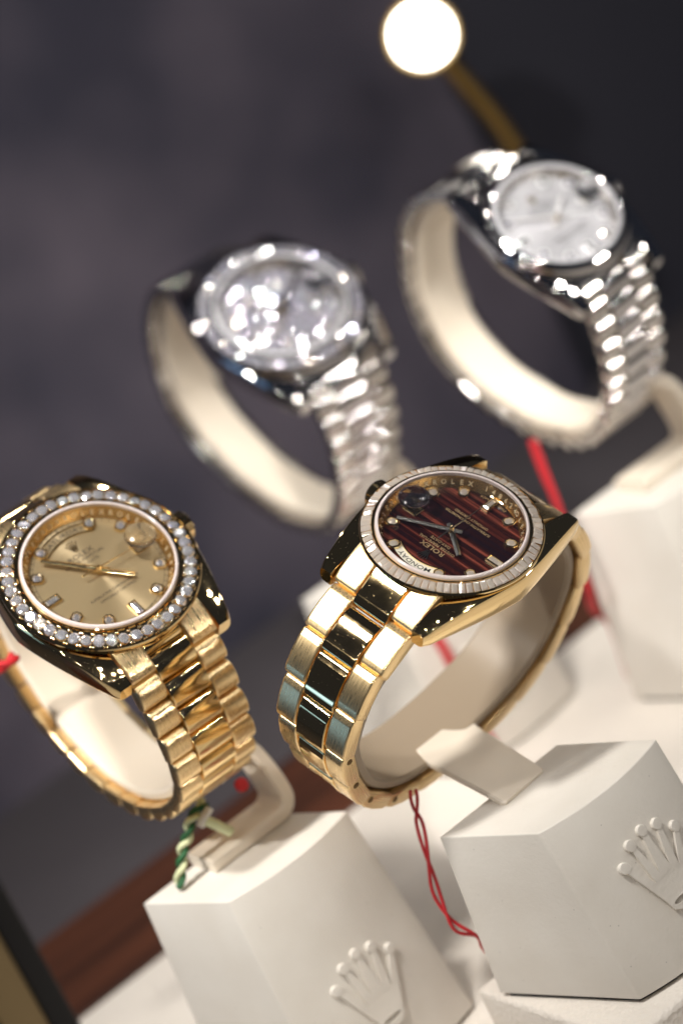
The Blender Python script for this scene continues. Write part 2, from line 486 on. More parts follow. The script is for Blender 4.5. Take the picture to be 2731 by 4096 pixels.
FONT_CACHE = {}
def text_vf(s, size, bold=0.0):
    key = (s, size, bold)
    if key not in FONT_CACHE:
        cu = bpy.data.curves.new("lettering", 'FONT')
        cu.body = s; cu.size = size; cu.align_x = 'CENTER'; cu.align_y = 'CENTER'; cu.resolution_u = 2; cu.offset = bold
        o = bpy.data.objects.new("lettering_source", cu); COL.objects.link(o)
        dg = bpy.context.evaluated_depsgraph_get()
        me = bpy.data.meshes.new_from_object(o.evaluated_get(dg))
        V = [tuple(v.co) for v in me.vertices]; F_ = [tuple(p.vertices) for p in me.polygons]
        bpy.data.objects.remove(o); bpy.data.curves.remove(cu); bpy.data.meshes.remove(me)
        FONT_CACHE[key] = (V, F_)
    return FONT_CACHE[key]

def flat_text(s, size, x, y, z, sx=1.0, bold=0.0):
    V, F_ = text_vf(s, size, bold)
    return [(v[0] * sx + x, v[1] + y, z) for v in V], F_

def arc_text(s, size, r, hour, z, sx=1.0, flip=False, bold=0.0):
    """lettering bent round the dial, centred on a clock hour; flip = readable from the outside at six"""
    V, F_ = text_vf(s, size, bold); out = []
    a0 = math.radians(90 - 30 * hour)
    for v in V:
        if not flip:
            rr = r + v[1]; a = a0 - v[0] * sx / r
        else:
            rr = r - v[1]; a = a0 + v[0] * sx / r
        out.append((rr * math.cos(a), rr * math.sin(a), z))
    return out, F_

def wall_text(s, size, r0, z0, r1, z1, hour, sx=1.0):
    """lettering on the inner sloping flange, from (r0,z0) at its foot to (r1,z1) at its top; tops point outwards"""
    V, F_ = text_vf(s, size, 0.012); out = []
    a0 = math.radians(90 - 30 * hour)
    for v in V:
        f = .5 + v[1] / 2.0
        a = a0 - v[0] * sx / r0
        out.append(((r0 + (r1 - r0) * f) * math.cos(a), (r0 + (r1 - r0) * f) * math.sin(a), z0 + (z1 - z0) * f))
    return out, F_

# ---- five-pointed emblem outline, unit: ball spread about 14 wide, 16 high, origin at middle of the base
BALLS = [(-6.9, 11.9), (-3.6, 14.7), (0.0, 15.6), (3.6, 14.7), (6.9, 11.9)]
def emblem_outline():
    base = [(-2.9, 0.9), (-3.4, 3.3)]
    roots = [(-3.1, 6.3), (-1.35, 7.3), (1.35, 7.3), (3.1, 6.3)]
    pts = [(-2.6, .2), (-3.3, 2.4)]
    w = [0.28] * 5
    for i, (bx_, by_) in enumerate(BALLS):
        c = Vector((bx_, by_)); d = (c - Vector((bx_ * .25, 3.5))).normalized(); nrm = Vector((-d.y, d.x))
        pts += [tuple(c + nrm * .46), tuple(c - nrm * .46)]
        if i < 4: pts.append(roots[i])
    pts += [(3.3, 2.4), (2.6, .2), (1.4, -.45), (0, -.65), (-1.4, -.45)]
    hole = [(2.05 * math.cos(a), 1.1 + .62 * math.sin(a)) for a in [2 * math.pi * k / 20 for k in range(20)]]
    return pts, hole

def emblem_vf(surface, h, ball_r=1.12):
    """surface(u,v,h) -> xyz; raised emblem with balls"""
    out, hole = emblem_outline()
    def dens(L):
        r = []
        for a, b_ in zip(L, L[1:] + L[:1]):
            k = max(1, int((Vector(b_) - Vector(a)).length / 1.5))
            r += [tuple(Vector(a).lerp(Vector(b_), i / k)) for i in range(k)]
        return r
    out = dens(out)
    allp = out + hole
    tris = tessellate_polygon([[Vector((*p, 0)) for p in out], [Vector((*p, 0)) for p in hole]])
    n = len(allp)
    V = [surface(p[0], p[1], h) for p in allp] + [surface(p[0], p[1], -.3) for p in allp]
    F_ = [tuple(t) for t in tris]
    no = len(out)
    for i in range(no): j = (i + 1) % no; F_.append((i, j, n + j, n + i))
    for i in range(len(hole)): j = (i + 1) % len(hole); F_.append((no + i, no + j, n + no + j, n + no + i))
    parts = [(V, F_)]
    for bx_, by_ in BALLS:
        rings = []
        for rr, hh in ((ball_r, -.3), (ball_r, h * .98), (ball_r * .93, h * 1.1), (ball_r * .6, h * 1.14), (.01, h * 1.15)):
            rings.append([surface(bx_ + rr * math.cos(2 * math.pi * k / 18), by_ + rr * math.sin(2 * math.pi * k / 18), hh) for k in range(18)])
        parts.append(loft(rings))
    return merge(*parts)

# ------------------------------------------------------------------ the setting
def setting(name, vf, mat, label=None):
    o = obj(name, make_mesh(name, vf[0], vf[1], mat, None))
    o["kind"] = "structure"
    return o

def bevelled_box(x0, x1, y0, y1, z0, z1, r=1.2):
    bm = bmesh.new()
    V, F_ = box(x0, x1, y0, y1, z0, z1)
    vs = [bm.verts.new(v) for v in V]
    for f in F_: bm.faces.new([vs[i] for i in f])
    bmesh.ops.recalc_face_normals(bm, faces=bm.faces)
    bmesh.ops.bevel(bm, geom=bm.edges[:], offset=r, segments=3, affect='EDGES', profile=.5)
    bm.verts.index_update()
    out = [tuple(v.co) for v in bm.verts], [tuple(v.index for v in f.verts) for f in bm.faces]
    bm.free(); return out

FZ = -13.0
setting("display_platform", bevelled_box(-420, 620, -360, 158, -60, FZ), "platform_leather")
setting("wooden_ledge", bevelled_box(-420, 620, 159, 205, -60, FZ - .3, .8), "wood")
setting("suede_floor", box(-420, 620, 206, 300, -60, FZ - 1.2), "dark_felt")
setting("back_wall", box(-170, 238, 290, 300, -60, 560), "suede_blue")
setting("side_wall", box(239, 620, 304, 314, -60, 560), "navy_suede")
o = part("riser_plinth", bevelled_box(-9.5, 64, -15, 34, FZ, 0, 1.2), "platform_leather", None, 30)
tag(o, "low leather-textured plinth under the brown-dial watch's display block", "plinth")

# ------------------------------------------------------------------ display blocks
def display_block(loc, label, bottom=0.0, slope=.215, flare=.0, emblem_z=11.4, emblem_x=1.05, emblem_k=1.0):
    """skewed block with a bowed, leaning front; loc = middle of the top front edge, z of loc = top"""
    H = loc[2]
    root = bpy.data.objects.new("display_block", None); COL.objects.link(root)
    root.location = Vector((loc[0], loc[1], bottom)) * MM
    HT = H - bottom; z0 = .9; N = 14
    def front(x, z):
        hw = 15.6 + flare * (HT - z)
        return -slope * (HT - z) - 3.0 * (1 - min(1, abs(x) / hw) ** 2)
    def outline(z):
        d = HT - z; hw = 15.6 + flare * d
        pts = [(-hw + 2 * hw * k / N, front(-hw + 2 * hw * k / N, z)) for k in range(N + 1)]
        pts += [(8.6 + .06 * d, 22.9 + .08 * d), (-22.8 - .05 * d, 22.8 + .08 * d)]
        return pts
    bm = bmesh.new()
    zs = [z0, HT * .33, HT * .66, HT]
    rows = [[bm.verts.new((x, y, z)) for x, y in outline(z)] for z in zs]
    M_ = N + 3
    for a in range(len(zs) - 1):
        for i in range(M_):
            j = (i + 1) % M_
            bm.faces.new((rows[a][i], rows[a][j], rows[a + 1][j], rows[a + 1][i]))
    bm.faces.new(rows[0][::-1]); bm.faces.new(rows[-1])
    bmesh.ops.recalc_face_normals(bm, faces=bm.faces)
    es = [e_ for e_ in bm.edges if e_.calc_face_angle(0) > .45]
    bmesh.ops.bevel(bm, geom=es, offset=.3, segments=3, affect='EDGES', profile=.5)
    bm.verts.index_update()
    vf = [tuple(v.co) for v in bm.verts], [tuple(v.index for v in f.verts) for f in bm.faces]
    bm.free()
    part("body", vf, "block_cream", root, 30)
    ft = [(x * .96, y * .96 + (.9 if y < 10 else -.9)) for x, y in outline(z0)]
    part("foot", loft([[(x, y, 0.0) for x, y in ft], [(x, y, z0 + .3) for x, y in ft]]), "black_frame", root)  # black recessed foot added to make the shadow line under the block
    def surf(u, v, h):
        z = emblem_z - bottom + v * emblem_k; x = emblem_x + u * emblem_k
        return tuple(Vector((x, front(x, z), z)) + Vector((0, -1, slope)).normalized() * h)
    part("raised_emblem", emblem_vf(surf, .85), "block_cream", root, 40)
    return tag(root, label, "display block", "cream display blocks")

display_block((15.6, 0, 37), "cream display block with a raised five-pointed emblem under the brown-dial watch")
display_block((-22.3, 56, 37), "cream display block with a raised emblem under the champagne-dial gold watch", FZ, .12, .06, -2.2, .5, 1.04)
display_block((122.6, 84.0, 37), "blurred cream display block carrying the white gold watch with plain silver dial", FZ, .12, .06, -2.2, .5, 1.04)
display_block((78.5, 139.0, 37), "blurred cream display block behind the brown-dial watch, under the diamond-paved watch", FZ, .12, .06, -2.2, .5, 1.04)

# ------------------------------------------------------------------ bracelet paths in each watch's y-z plane (twelve side -> six side)
PATH_C = Path([(12.4, .35), (17, -.9), (22.3, -4.6), (31.0, -9.6), (36.4, -17.6), (38.4, -26.4), (35.2, -37.8), (30.0, -44.8), (22.3, -49.8), (12.5, -51.8), (0, -51.0), (-13, -47.8), (-21.6, -42.4), (-26.8, -36), (-30.4, -27.2), (-30.6, -19), (-27.6, -11.2), (-21.8, -5), (-17, -1), (-12.4, .35)], 10.0, 7.7, (-1.28, -1.65))
PATH_A = Path([(14.2, .4), (19.5, -1), (25.5, -5.2), (30, -11), (31.6, -20), (29.5, -29), (25, -37), (19, -43.3), (13, -47.5), (7, -50.4), (1, -51.6), (-5, -52.3), (-11, -52.2), (-17.6, -50.6), (-25, -46.6), (-30, -42.2), (-34.8, -35.9), (-38, -28), (-38.2, -22), (-36.4, -17), (-32.7, -12.2), (-28.3, -7.8), (-23.6, -4), (-19, -1), (-14.2, .4)], 10.5, 8.5, (1.33, -2.26))
PATH_B = Path([(14.2, .4), (20, -1.4), (28, -6), (36.5, -14), (41, -26), (41, -40), (35.6, -54.5), (27, -61.8), (17, -64.4), (7, -65), (-4, -63), (-14, -59), (-26, -50), (-31, -43), (-33.4, -34), (-33.4, -25), (-31.4, -15), (-28, -8.4), (-23.6, -4), (-19, -1), (-14.2, .4)], 10.5, 8.2, (1.3, -2.2))
PATH_D = Path([(11.6, .3), (17, -1.4), (26, -6), (33, -14.6), (36, -25), (35, -35), (31.6, -46), (24.5, -56), (16, -61.6), (4.6, -63.4), (-5, -62), (-14.5, -59), (-21, -54.6), (-27, -49.6), (-32, -41.5), (-33.4, -29), (-30.8, -18.6), (-27.4, -12.4), (-22.8, -6.2), (-17, -1.4), (-11.6, .3)], 9.6, 7.8, (1.2, -2.1))

def oyster_bracelet(root, path, pitch, bright, brushed):
    n = int(path.L // pitch); pitch = path.L / n
    prof_o = rounded(pitch - .22, 3.2, .75, .55)
    prof_c = rounded(pitch - .22, 3.0, .9, .6)
    me_l = make_mesh("outer_link", *prism_x(prof_o, -10, -4.25, .45), brushed, 40)
    me_r = make_mesh("outer_link", *prism_x(prof_o, 4.25, 10, .45), brushed, 40)
    me_c = make_mesh("center_link", *prism_x(prof_c, -4.12, 4.12, .3), bright, 40)
    me_c0 = make_mesh("center_link", *prism_x(rounded(pitch * 1.2 - .28, 3.0, 1.3, .5), -4.12, 4.12, .3), bright, 40)
    me_c1 = make_mesh("center_link", *prism_x(rounded(pitch * .8 - .28, 3.0, 1.3, .4), -4.12, 4.12, .3), bright, 40)
    me_p = make_mesh("link_pin", *prism_x([(.55 * math.cos(a), -1.5 + .55 * math.sin(a)) for a in [k * math.pi / 4 for k in range(8)]], -9.2, 9.2, .1), "gold_bright", 40)
    me_s = make_mesh("link_screw", *merge(lathe([(0, .12), (.62, .12), (.7, 0), (.7, -.3)], 16), box(-.5, .5, -.09, .09, .1, .17)), "engraving_dark", 40)
    for i in range(n):
        s = (i + .5) * pitch
        a = obj("outer_link", me_l, root, frame_on(path, s)); obj("outer_link", me_r, root, frame_on(path, s))
        if 4 <= i <= 7:
            p, t, nn = path.at(s - pitch * .3)
            sm = obj("link_screw", me_s, a, Matrix.Translation(Vector((-10.02, -pitch * .3, -1.6)) * MM) @ Matrix.Rotation(-math.pi / 2, 4, 'Y'))
        if i == 0: obj("center_link", me_c0, root, frame_on(path, s + pitch * .1))
        elif i == n - 1: obj("center_link", me_c1, root, frame_on(path, s + pitch * .1))
        else: obj("center_link", me_c, root, frame_on(path, s + pitch * .2, -.1 if i % 2 else -.06))
        if i: obj("link_pin", me_p, root, frame_on(path, i * pitch + .02))

def president_bracelet(root, path, pitch, bright, brushed, w=10.4, c=4.3):
    n = int(path.L // pitch); pitch = path.L / n
    me_l = make_mesh("outer_link", *prism_x(arch(pitch - .36, 3.3, 2.0), -w, -c - .08, .4), brushed, 40)
    me_r = make_mesh("outer_link", *prism_x(arch(pitch - .36, 3.3, 2.0), c + .08, w, .4), brushed, 40)
    me_c = make_mesh("center_link", *prism_x(arch(pitch - .26, 3.3, 1.8), -c, c, .22), bright, 40)
    me_e = make_mesh("end_link", *prism_x(rounded(pitch * 1.5, 3.0, .8, .5), -w, -c - .08, .3), brushed, 40)
    me_f = make_mesh("end_link", *prism_x(rounded(pitch * 1.5, 3.0, .8, .5), c + .08, w, .3), brushed, 40)
    for i in range(n):
        s = (i + .5) * pitch
        if i in (0, n - 1):
            s2 = pitch * .75 if i == 0 else path.L - pitch * .75
            obj("end_link", me_e, root, frame_on(path, s2)); obj("end_link", me_f, root, frame_on(path, s2))
            obj("center_link", me_c, root, frame_on(path, s)); obj("center_link", me_c, root, frame_on(path, s + (pitch if i == 0 else -pitch)))
            continue
        so = s + pitch * .5 if i < n - 2 else None
        if so is not None:
            obj("outer_link", me_l, root, frame_on(path, so)); obj("outer_link", me_r, root, frame_on(path, so))
        if 1 < i < n - 2:
            obj("center_link", me_c, root, frame_on(path, s, .0))

# ------------------------------------------------------------------ watch heads
def case_vf(R, k):
    """Oyster-style middle case: round barrel, two flanks ending in four lugs; R = flank half width, k = scale"""
    vfs = [lathe([(.01, -8.0 * k), (12.5 * k, -8.0 * k), (14.2 * k, -7.2 * k), (15.0 * k, -5.6 * k), (R * .93, -5.0 * k), (R * .95, -2.5 * k), (R * .95, .6 * k), (13.2 * k, .75 * k)], 96)]
    tip = 21.6 * k
    for sx in (-1, 1):
        rings = []
        for i in range(33):
            f = -1 + 2 * i / 32; af = abs(f); y = f * tip
            xo = R - (R - 13.0 * k) * af ** 1.35
            xi = max(10.15 * k, math.sqrt(max(0, (13.5 * k) ** 2 - y * y)))
            zt = (.66 - .3 * af - 2.3 * af ** 2.8) * k
            zb = (-5.4 + .6 * af - .6 * af ** 2.6) * k
            if af > .985: zt -= .25; zb += .25; xo -= .2
            e1 = .42 * k; e2 = .5 * k
            ring = [(xi, y, zb), (xi, y, zt), (xo - e1 * 1.6, y, zt), (xo - e1 * .6, y, zt - e1 * .35), (xo - .12 * k, y, zt - e1 * .95), (xo, y, zt - e1 * 1.7),
                    (xo, y, zb + e2 * 2.2), (xo - .2 * k, y, zb + e2), (xo - e2 * 1.4, y, zb + .1 * k), (xo - e2 * 2.6, y, zb)]
            rings.append([(sx * a, b_, c) for a, b_, c in ring])
        vfs.append(loft(rings))
    return merge(*vfs)

def brilliant_vf(d, h):
    """round cut: table, star and kite facets down to the girdle"""
    V = [(d * .29 * math.cos(math.pi / 4 * k), d * .29 * math.sin(math.pi / 4 * k), h) for k in range(8)]
    V += [(d * .42 * math.cos(math.pi / 4 * (k + .5)), d * .42 * math.sin(math.pi / 4 * (k + .5)), h * .55) for k in range(8)]
    V += [(d * .5 * math.cos(math.pi / 8 * k), d * .5 * math.sin(math.pi / 8 * k), 0) for k in range(16)]
    V += [(0, 0, -d * .42)]
    F_ = [tuple(range(8))]
    for k in range(8):
        n = (k + 1) % 8
        F_ += [(k, 8 + k, n), (k, 16 + 2 * k, 8 + k), (k, 8 + (k - 1) % 8, 16 + 2 * k), (8 + k, 16 + 2 * k, 16 + 2 * k + 1), (8 + k, 16 + 2 * k + 1, 16 + (2 * k + 2) % 16)]
    for k in range(16): F_.append((16 + k, 32, 16 + (k + 1) % 16))
    return V, F_

def baguette_vf(lx, ly, h, taper=1.0):
    """step cut: table and two rows of facets"""
    def ring(fx, fy, z): return [(-lx / 2 * fx, -ly / 2 * fy, z), (lx / 2 * fx, -ly / 2 * fy, z), (lx / 2 * fx * taper, ly / 2 * fy, z), (-lx / 2 * fx * taper, ly / 2 * fy, z)]
    R = [ring(.5, .62, h), ring(.76, .82, h * .72), ring(1, 1, 0), ring(.6, .6, -h * .9)]
    return loft(R)

def hand_vf(L, w, tail, z, h=.28, point=False):
    """baton hand with a ridge along its length, pointing to +y"""
    we = w * (.25 if point else .8)
    V = [(-w / 2, -tail, z), (w / 2, -tail, z), (we / 2, L, z), (-we / 2, L, z), (0, -tail, z + h), (0, L - .2, z + h), (-w / 2, -tail, z - .12), (w / 2, -tail, z - .12), (we / 2, L, z - .12), (-we / 2, L, z - .12)]
    F_ = [(0, 4, 5, 3), (1, 2, 5, 4), (2, 3, 5), (0, 1, 4), (0, 3, 9, 6), (1, 7, 8, 2), (2, 8, 9, 3), (0, 6, 7, 1), (6, 9, 8, 7)]
    return V, F_

def rotz_vf(vf, hour):
    return xform(vf, Matrix.Rotation(math.radians(-30 * hour), 4, 'Z'))

def octagon(lx, ly, c, z0, z1, inset):
    def ring(d, z):
        a = lx / 2 - d; b_ = ly / 2 - d; k = max(c - d * .4, .05)
        return [(a - k, -b_, z), (a, -b_ + k, z), (a, b_ - k, z), (a - k, b_, z), (-a + k, b_, z), (-a, b_ - k, z), (-a, -b_ + k, z), (-a + k, -b_, z)]
    return loft([ring(0, z0), ring(0, z1 - .15), ring(.12, z1), ring(inset, z1), ring(inset + .1, z1 - .25)])

def hour_mtx(h, r, z, extra=0):
    a = math.radians(90 - 30 * h)
    return Matrix.Translation(Vector((r * math.cos(a), r * math.sin(a), z)) * MM) @ Matrix.Rotation(math.radians(-30 * h) + extra, 4, 'Z')

def small_emblem(k, z, y0):
    out, hole = emblem_outline()
    tris = tessellate_polygon([[Vector((*p, 0)) for p in out], [Vector((*p, 0)) for p in hole]])
    V = [(p[0] * k, p[1] * k + y0, z) for p in out + hole]; F_ = [tuple(t) for t in tris]
    vfs = [(V, F_)]
    for bx_, by_ in BALLS:
        vfs.append(([(bx_ * k + 1.15 * k * math.cos(a), by_ * k + y0 + 1.15 * k * math.sin(a), z + .03) for a in [math.pi / 4 * q for q in range(8)]], [tuple(range(8))]))
    return merge(*vfs)

def watch_root(loc, ex, ey, label):
    x = Vector(ex).normalized(); y = Vector(ey); y = (y - x * x.dot(y)).normalized(); z = x.cross(y)
    root = bpy.data.objects.new("wrist_watch", None); COL.objects.link(root)
    root.matrix_world = Matrix(((x.x, y.x, z.x, loc[0] * MM), (x.y, y.y, z.y, loc[1] * MM), (x.z, y.z, z.z, loc[2] * MM), (0, 0, 0, 1)))
    return tag(root, label, "watch", "watches on cuff stands")

def watch_head(root, R, k, metal, satin, bezel, dial, lettering, day, hands, stone_mat, ink, blur=False):
    """R flank radius, k scale of inner parts (1 = 36 mm watch)"""
    part("case", case_vf(R, k), metal, root, 38)
    rb = R * .982                                   # outer bezel radius
    ri = 14.35 * k                                  # inner bezel edge, where the crystal sits
    zt = 2.5 * k
    # --- bezel
    if bezel == 'smooth':
        bz = part("bezel", lathe([(rb - .2, .7 * k), (rb, 1.0 * k), (rb - .1, 1.5 * k), (rb - .9, 2.3 * k), (rb - 1.9, 2.75 * k), (ri + .35, 2.7 * k), (ri + .05, 2.4 * k), (ri, 1.5 * k)], 128), metal, root, 50)
    else:
        bz = part("bezel", lathe([(rb - .25, .7 * k), (rb, 1.0 * k), (rb, 1.35 * k), (rb - .18, 1.6 * k), (rb - .35, 1.62 * k), (rb - .42, 1.40 * k), (ri + .62, 2.0 * k), (ri + .55, 2.42 * k), (ri + .3, 2.52 * k), (ri + .05, 2.45 * k), (ri, 1.4 * k)], 128), metal, root, 30)
        rm = (rb - .42 + ri + .62) / 2; wd_ = (rb - .42) - (ri + .62)
        slope = math.atan2(.60 * k, wd_)
        if bezel == 'baguette':
            n = 74; pw = 2 * math.pi * rm / n - .10
            me = make_mesh("diamond", *baguette_vf(pw, wd_ * 1.06, .2, 1.06), stone_mat, None)
        else:
            n = 46 if bezel == 'round' else 44; pw = 2 * math.pi * rm / n
            me = make_mesh("diamond", *brilliant_vf(min(pw * 1.02, wd_ * 1.12), .34), stone_mat, None)
        for i in range(n):
            h = 12 * i / n
            mt = hour_mtx(h, rm, 1.86 * k) @ Matrix.Rotation(-slope + random.uniform(-.22, .22), 4, 'X') @ Matrix.Rotation(random.uniform(-.26, .26), 4, 'Y')
            if bezel != 'baguette': mt = mt @ Matrix.Rotation(random.uniform(0, 6.28), 4, 'Z')
            obj("diamond", me, bz, mt)
        if bezel == 'round':
            vfs = []
            for i in range(n):
                a = 2 * math.pi * (i + .5) / n + math.pi / 2
                for rr, zz, da in ((rm + wd_ * .40, 1.56, .014), (rm + wd_ * .40, 1.56, -.014), (rm - wd_ * .36, 2.08, .012), (rm - wd_ * .36, 2.08, -.012), (rm + .05, 1.9, 0)):
                    vfs.append(xform(lathe([(.001, .34), (.15, .28), (.24, .12), (.26, -.1)], 7), Matrix.Translation((rr * math.cos(a + da), rr * math.sin(a + da), zz * k))))
            o = part("prong_beads", merge(*vfs), "gold_bright", bz); o["kind"] = "stuff"
    # --- crystal, its pale rim, flange and dial
    part("crystal_rim", lathe([(ri - .02, 1.6 * k), (ri - .02, 2.6 * k), (ri - .2, 2.9 * k), (ri - .5, 2.98 * k), (ri - .68, 2.9 * k), (ri - .72, 2.2 * k)], 128), "crystal_rim" if metal.startswith("gold") else "crystal_rim_clear", root, 50)
    cr_ = part("crystal", disc(ri - .6, 2.93 * k), "crystal", root, None)
    rd = 12.55 * k                                   # visible dial radius
    rf = ri - .72
    rh = part("inner_flange", lathe([(rf, 2.25 * k), (rf - .05, 2.1 * k), (rd + .12, .1), (rd, -.05)], 128), satin, root, 50)
    dl = part("dial", disc(rd + .5, 0, 128), dial, root, None)
    if not blur:
        vfs = []
        for i in range(48):
            h = .125 + .25 * i
            if 5.3 < h < 6.85: continue
            vfs.append(wall_text("ROLEX"[(i + 4) % 5], 1.3 * k, rd + .02, .25, rf - .12, 2.1 * k, h, 1.0))
        for ch, h in zip("148624", (5.6, 5.83, 6.06, 6.29, 6.52, 6.75)):
            vfs.append(wall_text(ch, 1.3 * k, rd + .02, .25, rf - .12, 2.1 * k, h, 1.0))
        vfs = [([(x * .997, y * .997, z + .02) for x, y, z in V], F_) for V, F_ in vfs]
        part("lettering", merge(*vfs), "engraving", rh, None)
    # --- hour markers
    stone = make_mesh("diamond", *brilliant_vf(1.75 * k, .28), stone_mat, None)
    seat = make_mesh("marker_setting", *octagon(2.2 * k, 2.6 * k, .6 * k, 0, .72 * k, .3 * k), "gold_bright" if metal.startswith("gold") else "white_gold_satin", 30)
    bag = make_mesh("diamond", *baguette_vf(1.25 * k, 2.6 * k, .24), stone_mat, None)
    bseat = make_mesh("marker_setting", *octagon(1.75 * k, 3.5 * k, .12 * k, 0, .7 * k, .28 * k), "gold_bright" if metal.startswith("gold") else "white_gold_satin", 30)
    if bezel != 'pave':
        for h in (1, 2, 4, 5, 7, 8, 10, 11):
            obj("marker_setting", seat, dl, hour_mtx(h, 11.2 * k, .02)); obj("diamond", stone, dl, hour_mtx(h, 11.2 * k, .5 * k, random.uniform(0, 1)))
        for h in (6, 9):
            obj("marker_setting", bseat, dl, hour_mtx(h, 10.7 * k, .02)); obj("diamond", bag, dl, hour_mtx(h, 10.7 * k, .5 * k))
    else:
        st = make_mesh("diamond", *brilliant_vf(1.95 * k, .30), stone_mat, None)
        d = 1.86 * k; row = 0; yy = -rd
        while yy < rd:
            xx = -rd + (d / 2 if row % 2 else 0)
            while xx < rd:
                rr = math.hypot(xx, yy)
                if 1.2 < rr < rd - d * .45:
                    obj("diamond", st, dl, Matrix.Translation(Vector((xx, yy, .25)) * MM) @ Matrix.Rotation(random.uniform(-.42, .42), 4, 'X') @ Matrix.Rotation(random.uniform(-.42, .42), 4, 'Y') @ Matrix.Rotation(random.uniform(0, 6.28), 4, 'Z'))
                xx += d
            yy += d * .866; row += 1
    # --- minute track on the champagne dial
    if dial == "dial_champagne":
        vfs = []
        for i in range(60):
            a = 2 * math.pi * i / 60; r0, r1 = rd - .75, rd - .1
            w_ = .06 if i % 5 else .16
            c_, s_ = math.cos(a), math.sin(a)
            vfs.append(([(r0 * c_ - w_ * s_, r0 * s_ + w_ * c_, .03), (r1 * c_ - w_ * s_, r1 * s_ + w_ * c_, .03), (r1 * c_ + w_ * s_, r1 * s_ - w_ * c_, .03), (r0 * c_ + w_ * s_, r0 * s_ - w_ * c_, .03)], [(0, 1, 2, 3)]))
        for rr in (rd - .78, rd - .1):
            vfs.append(lathe([(rr - .04, .03), (rr + .04, .03)], 96))
        part("minute_track", merge(*vfs), "print_dark", dl, None)
    # --- day window at twelve
    def arc_band(r0, r1, a0, a1, z0, z1):
        rings = []
        for q in range(21):
            a = math.radians(90 + a0 + (a1 - a0) * q / 20); c_, s_ = math.cos(a), math.sin(a)
            rings.append([(r0 * c_, r0 * s_, z0), (r1 * c_, r1 * s_, z0), (r1 * c_, r1 * s_, z1), (r0 * c_, r0 * s_, z1)])
        return loft(rings)
    if day:
        wf = part("day_window_frame", merge(arc_band(9.45 * k, 9.7 * k, -33, 33, .01, .34), arc_band(11.45 * k, 11.62 * k, -33, 33, .01, .3), arc_band(9.71 * k, 11.44 * k, -34.5, -32.8, .01, .32), arc_band(9.71 * k, 11.44 * k, 32.8, 34.5, .01, .32)), "gold_bright" if metal.startswith("gold") else "white_gold_satin", dl, 30)
        part("day_disc", arc_band(9.68 * k, 11.46 * k, -33, 33, .005, .06), "day_disc" if dial != "dial_champagne" else "dial_champagne", dl, None)
        part("day_lettering", arc_text(day, 1.4 * k, 10.55 * k, 0, .09, 1.25, bold=.012), "print_black" if dial != "dial_champagne" else "print_dark", dl, None)
    # --- printed lettering and emblem
    if lettering:
        part("lettering", merge(
            flat_text("ROLEX", 1.55 * k, 0, 5.2 * k, .04, 1.15, .01), flat_text("OYSTER PERPETUAL", .92 * k, 0, 4.0 * k, .04, 1.05, .008),
            flat_text("DAY-DATE", .92 * k, 0, 2.95 * k, .04, 1.05, .008), flat_text("SUPERLATIVE CHRONOMETER", .80 * k, 0, -4.5 * k, .04, 1.0, .008),
            flat_text("OFFICIALLY CERTIFIED", .80 * k, 0, -5.55 * k, .04, 1.0, .008),
            arc_text("SWISS", .75 * k, 12.0 * k, 6.33, .04, 1.1, True), arc_text("MADE", .75 * k, 12.0 * k, 5.67, .04, 1.1, True)), ink, dl, None)
        part("emblem", small_emblem(.155 * k, .12, 6.25 * k), "hand_dark" if ink == "print_gold" else "gold_satin", dl, None)
    # --- date lens at three
    lx = 9.6 * k
    lens_prof = [(.001, 1.05), (.9, 1.0), (1.8, .82), (2.5, .52), (2.9, .2), (3.0, .0), (2.9, -.12), (.001, -.12)]
    part("date_lens", xform(lathe([(r_ * k, z_ * k) for r_, z_ in lens_prof], 40), Matrix.Translation((lx, 0, 3.16 * k))), "lens_glass", cr_, 40)
    if bezel != 'pave':
        part("date_window", merge(octagon(3.4 * k, 2.6 * k, .2, .01, .3, .4)), "gold_bright" if metal.startswith("gold") else "white_gold_satin", dl, 30, Matrix.Translation(Vector((lx, 0, 0)) * MM))
        part("date_disc", disc(1.3 * k, .05, 24), "day_disc" if dial != "dial_brown" else "print_black", dl, None, Matrix.Translation(Vector((lx, 0, 0)) * MM))
    # --- hands
    hh, mh, sh, hm = hands
    part("hour_hand", rotz_vf(hand_vf(6.6 * k, 1.15 * k, 2.0 * k, .95 * k), hh), hm, root, None)
    part("minute_hand", rotz_vf(hand_vf(10.6 * k, 1.05 * k, 2.0 * k, 1.3 * k), mh), hm, root, None)
    part("second_hand", rotz_vf(hand_vf(11.0 * k, .32 * k, 3.6 * k, 1.65 * k, .08, True), sh), hm, root, None)
    part("hand_pinion", lathe([(.001, 2.1 * k), (.3 * k, 2.05 * k), (.42 * k, 1.9 * k), (.5 * k, 1.5 * k), (.75 * k, 1.2 * k), (.75 * k, .7 * k), (.45 * k, .5 * k), (.45 * k, 0)], 24), "gold_bright", root, 30)
    # --- winding crown
    vfs = []; n = 60; rings = []
    for x_, rr in ((R - .8, 2.0), (R + .0, 2.0), (R + .05, 2.5), (R + .3, 2.72), (R + 1.7, 2.72), (R + 2.1, 2.4), (R + 2.25, 1.8), (R + 2.25, .01)):
        rings.append([(x_, rr * k * (1 + (.035 if (q % 2 and rr > 2.6) else 0)) * math.cos(2 * math.pi * q / n), rr * k * (1 + (.035 if (q % 2 and rr > 2.6) else 0)) * math.sin(2 * math.pi * q / n) - 2.2 * k) for q in range(n)])
    part("winding_crown", loft(rings), metal, root, 25)

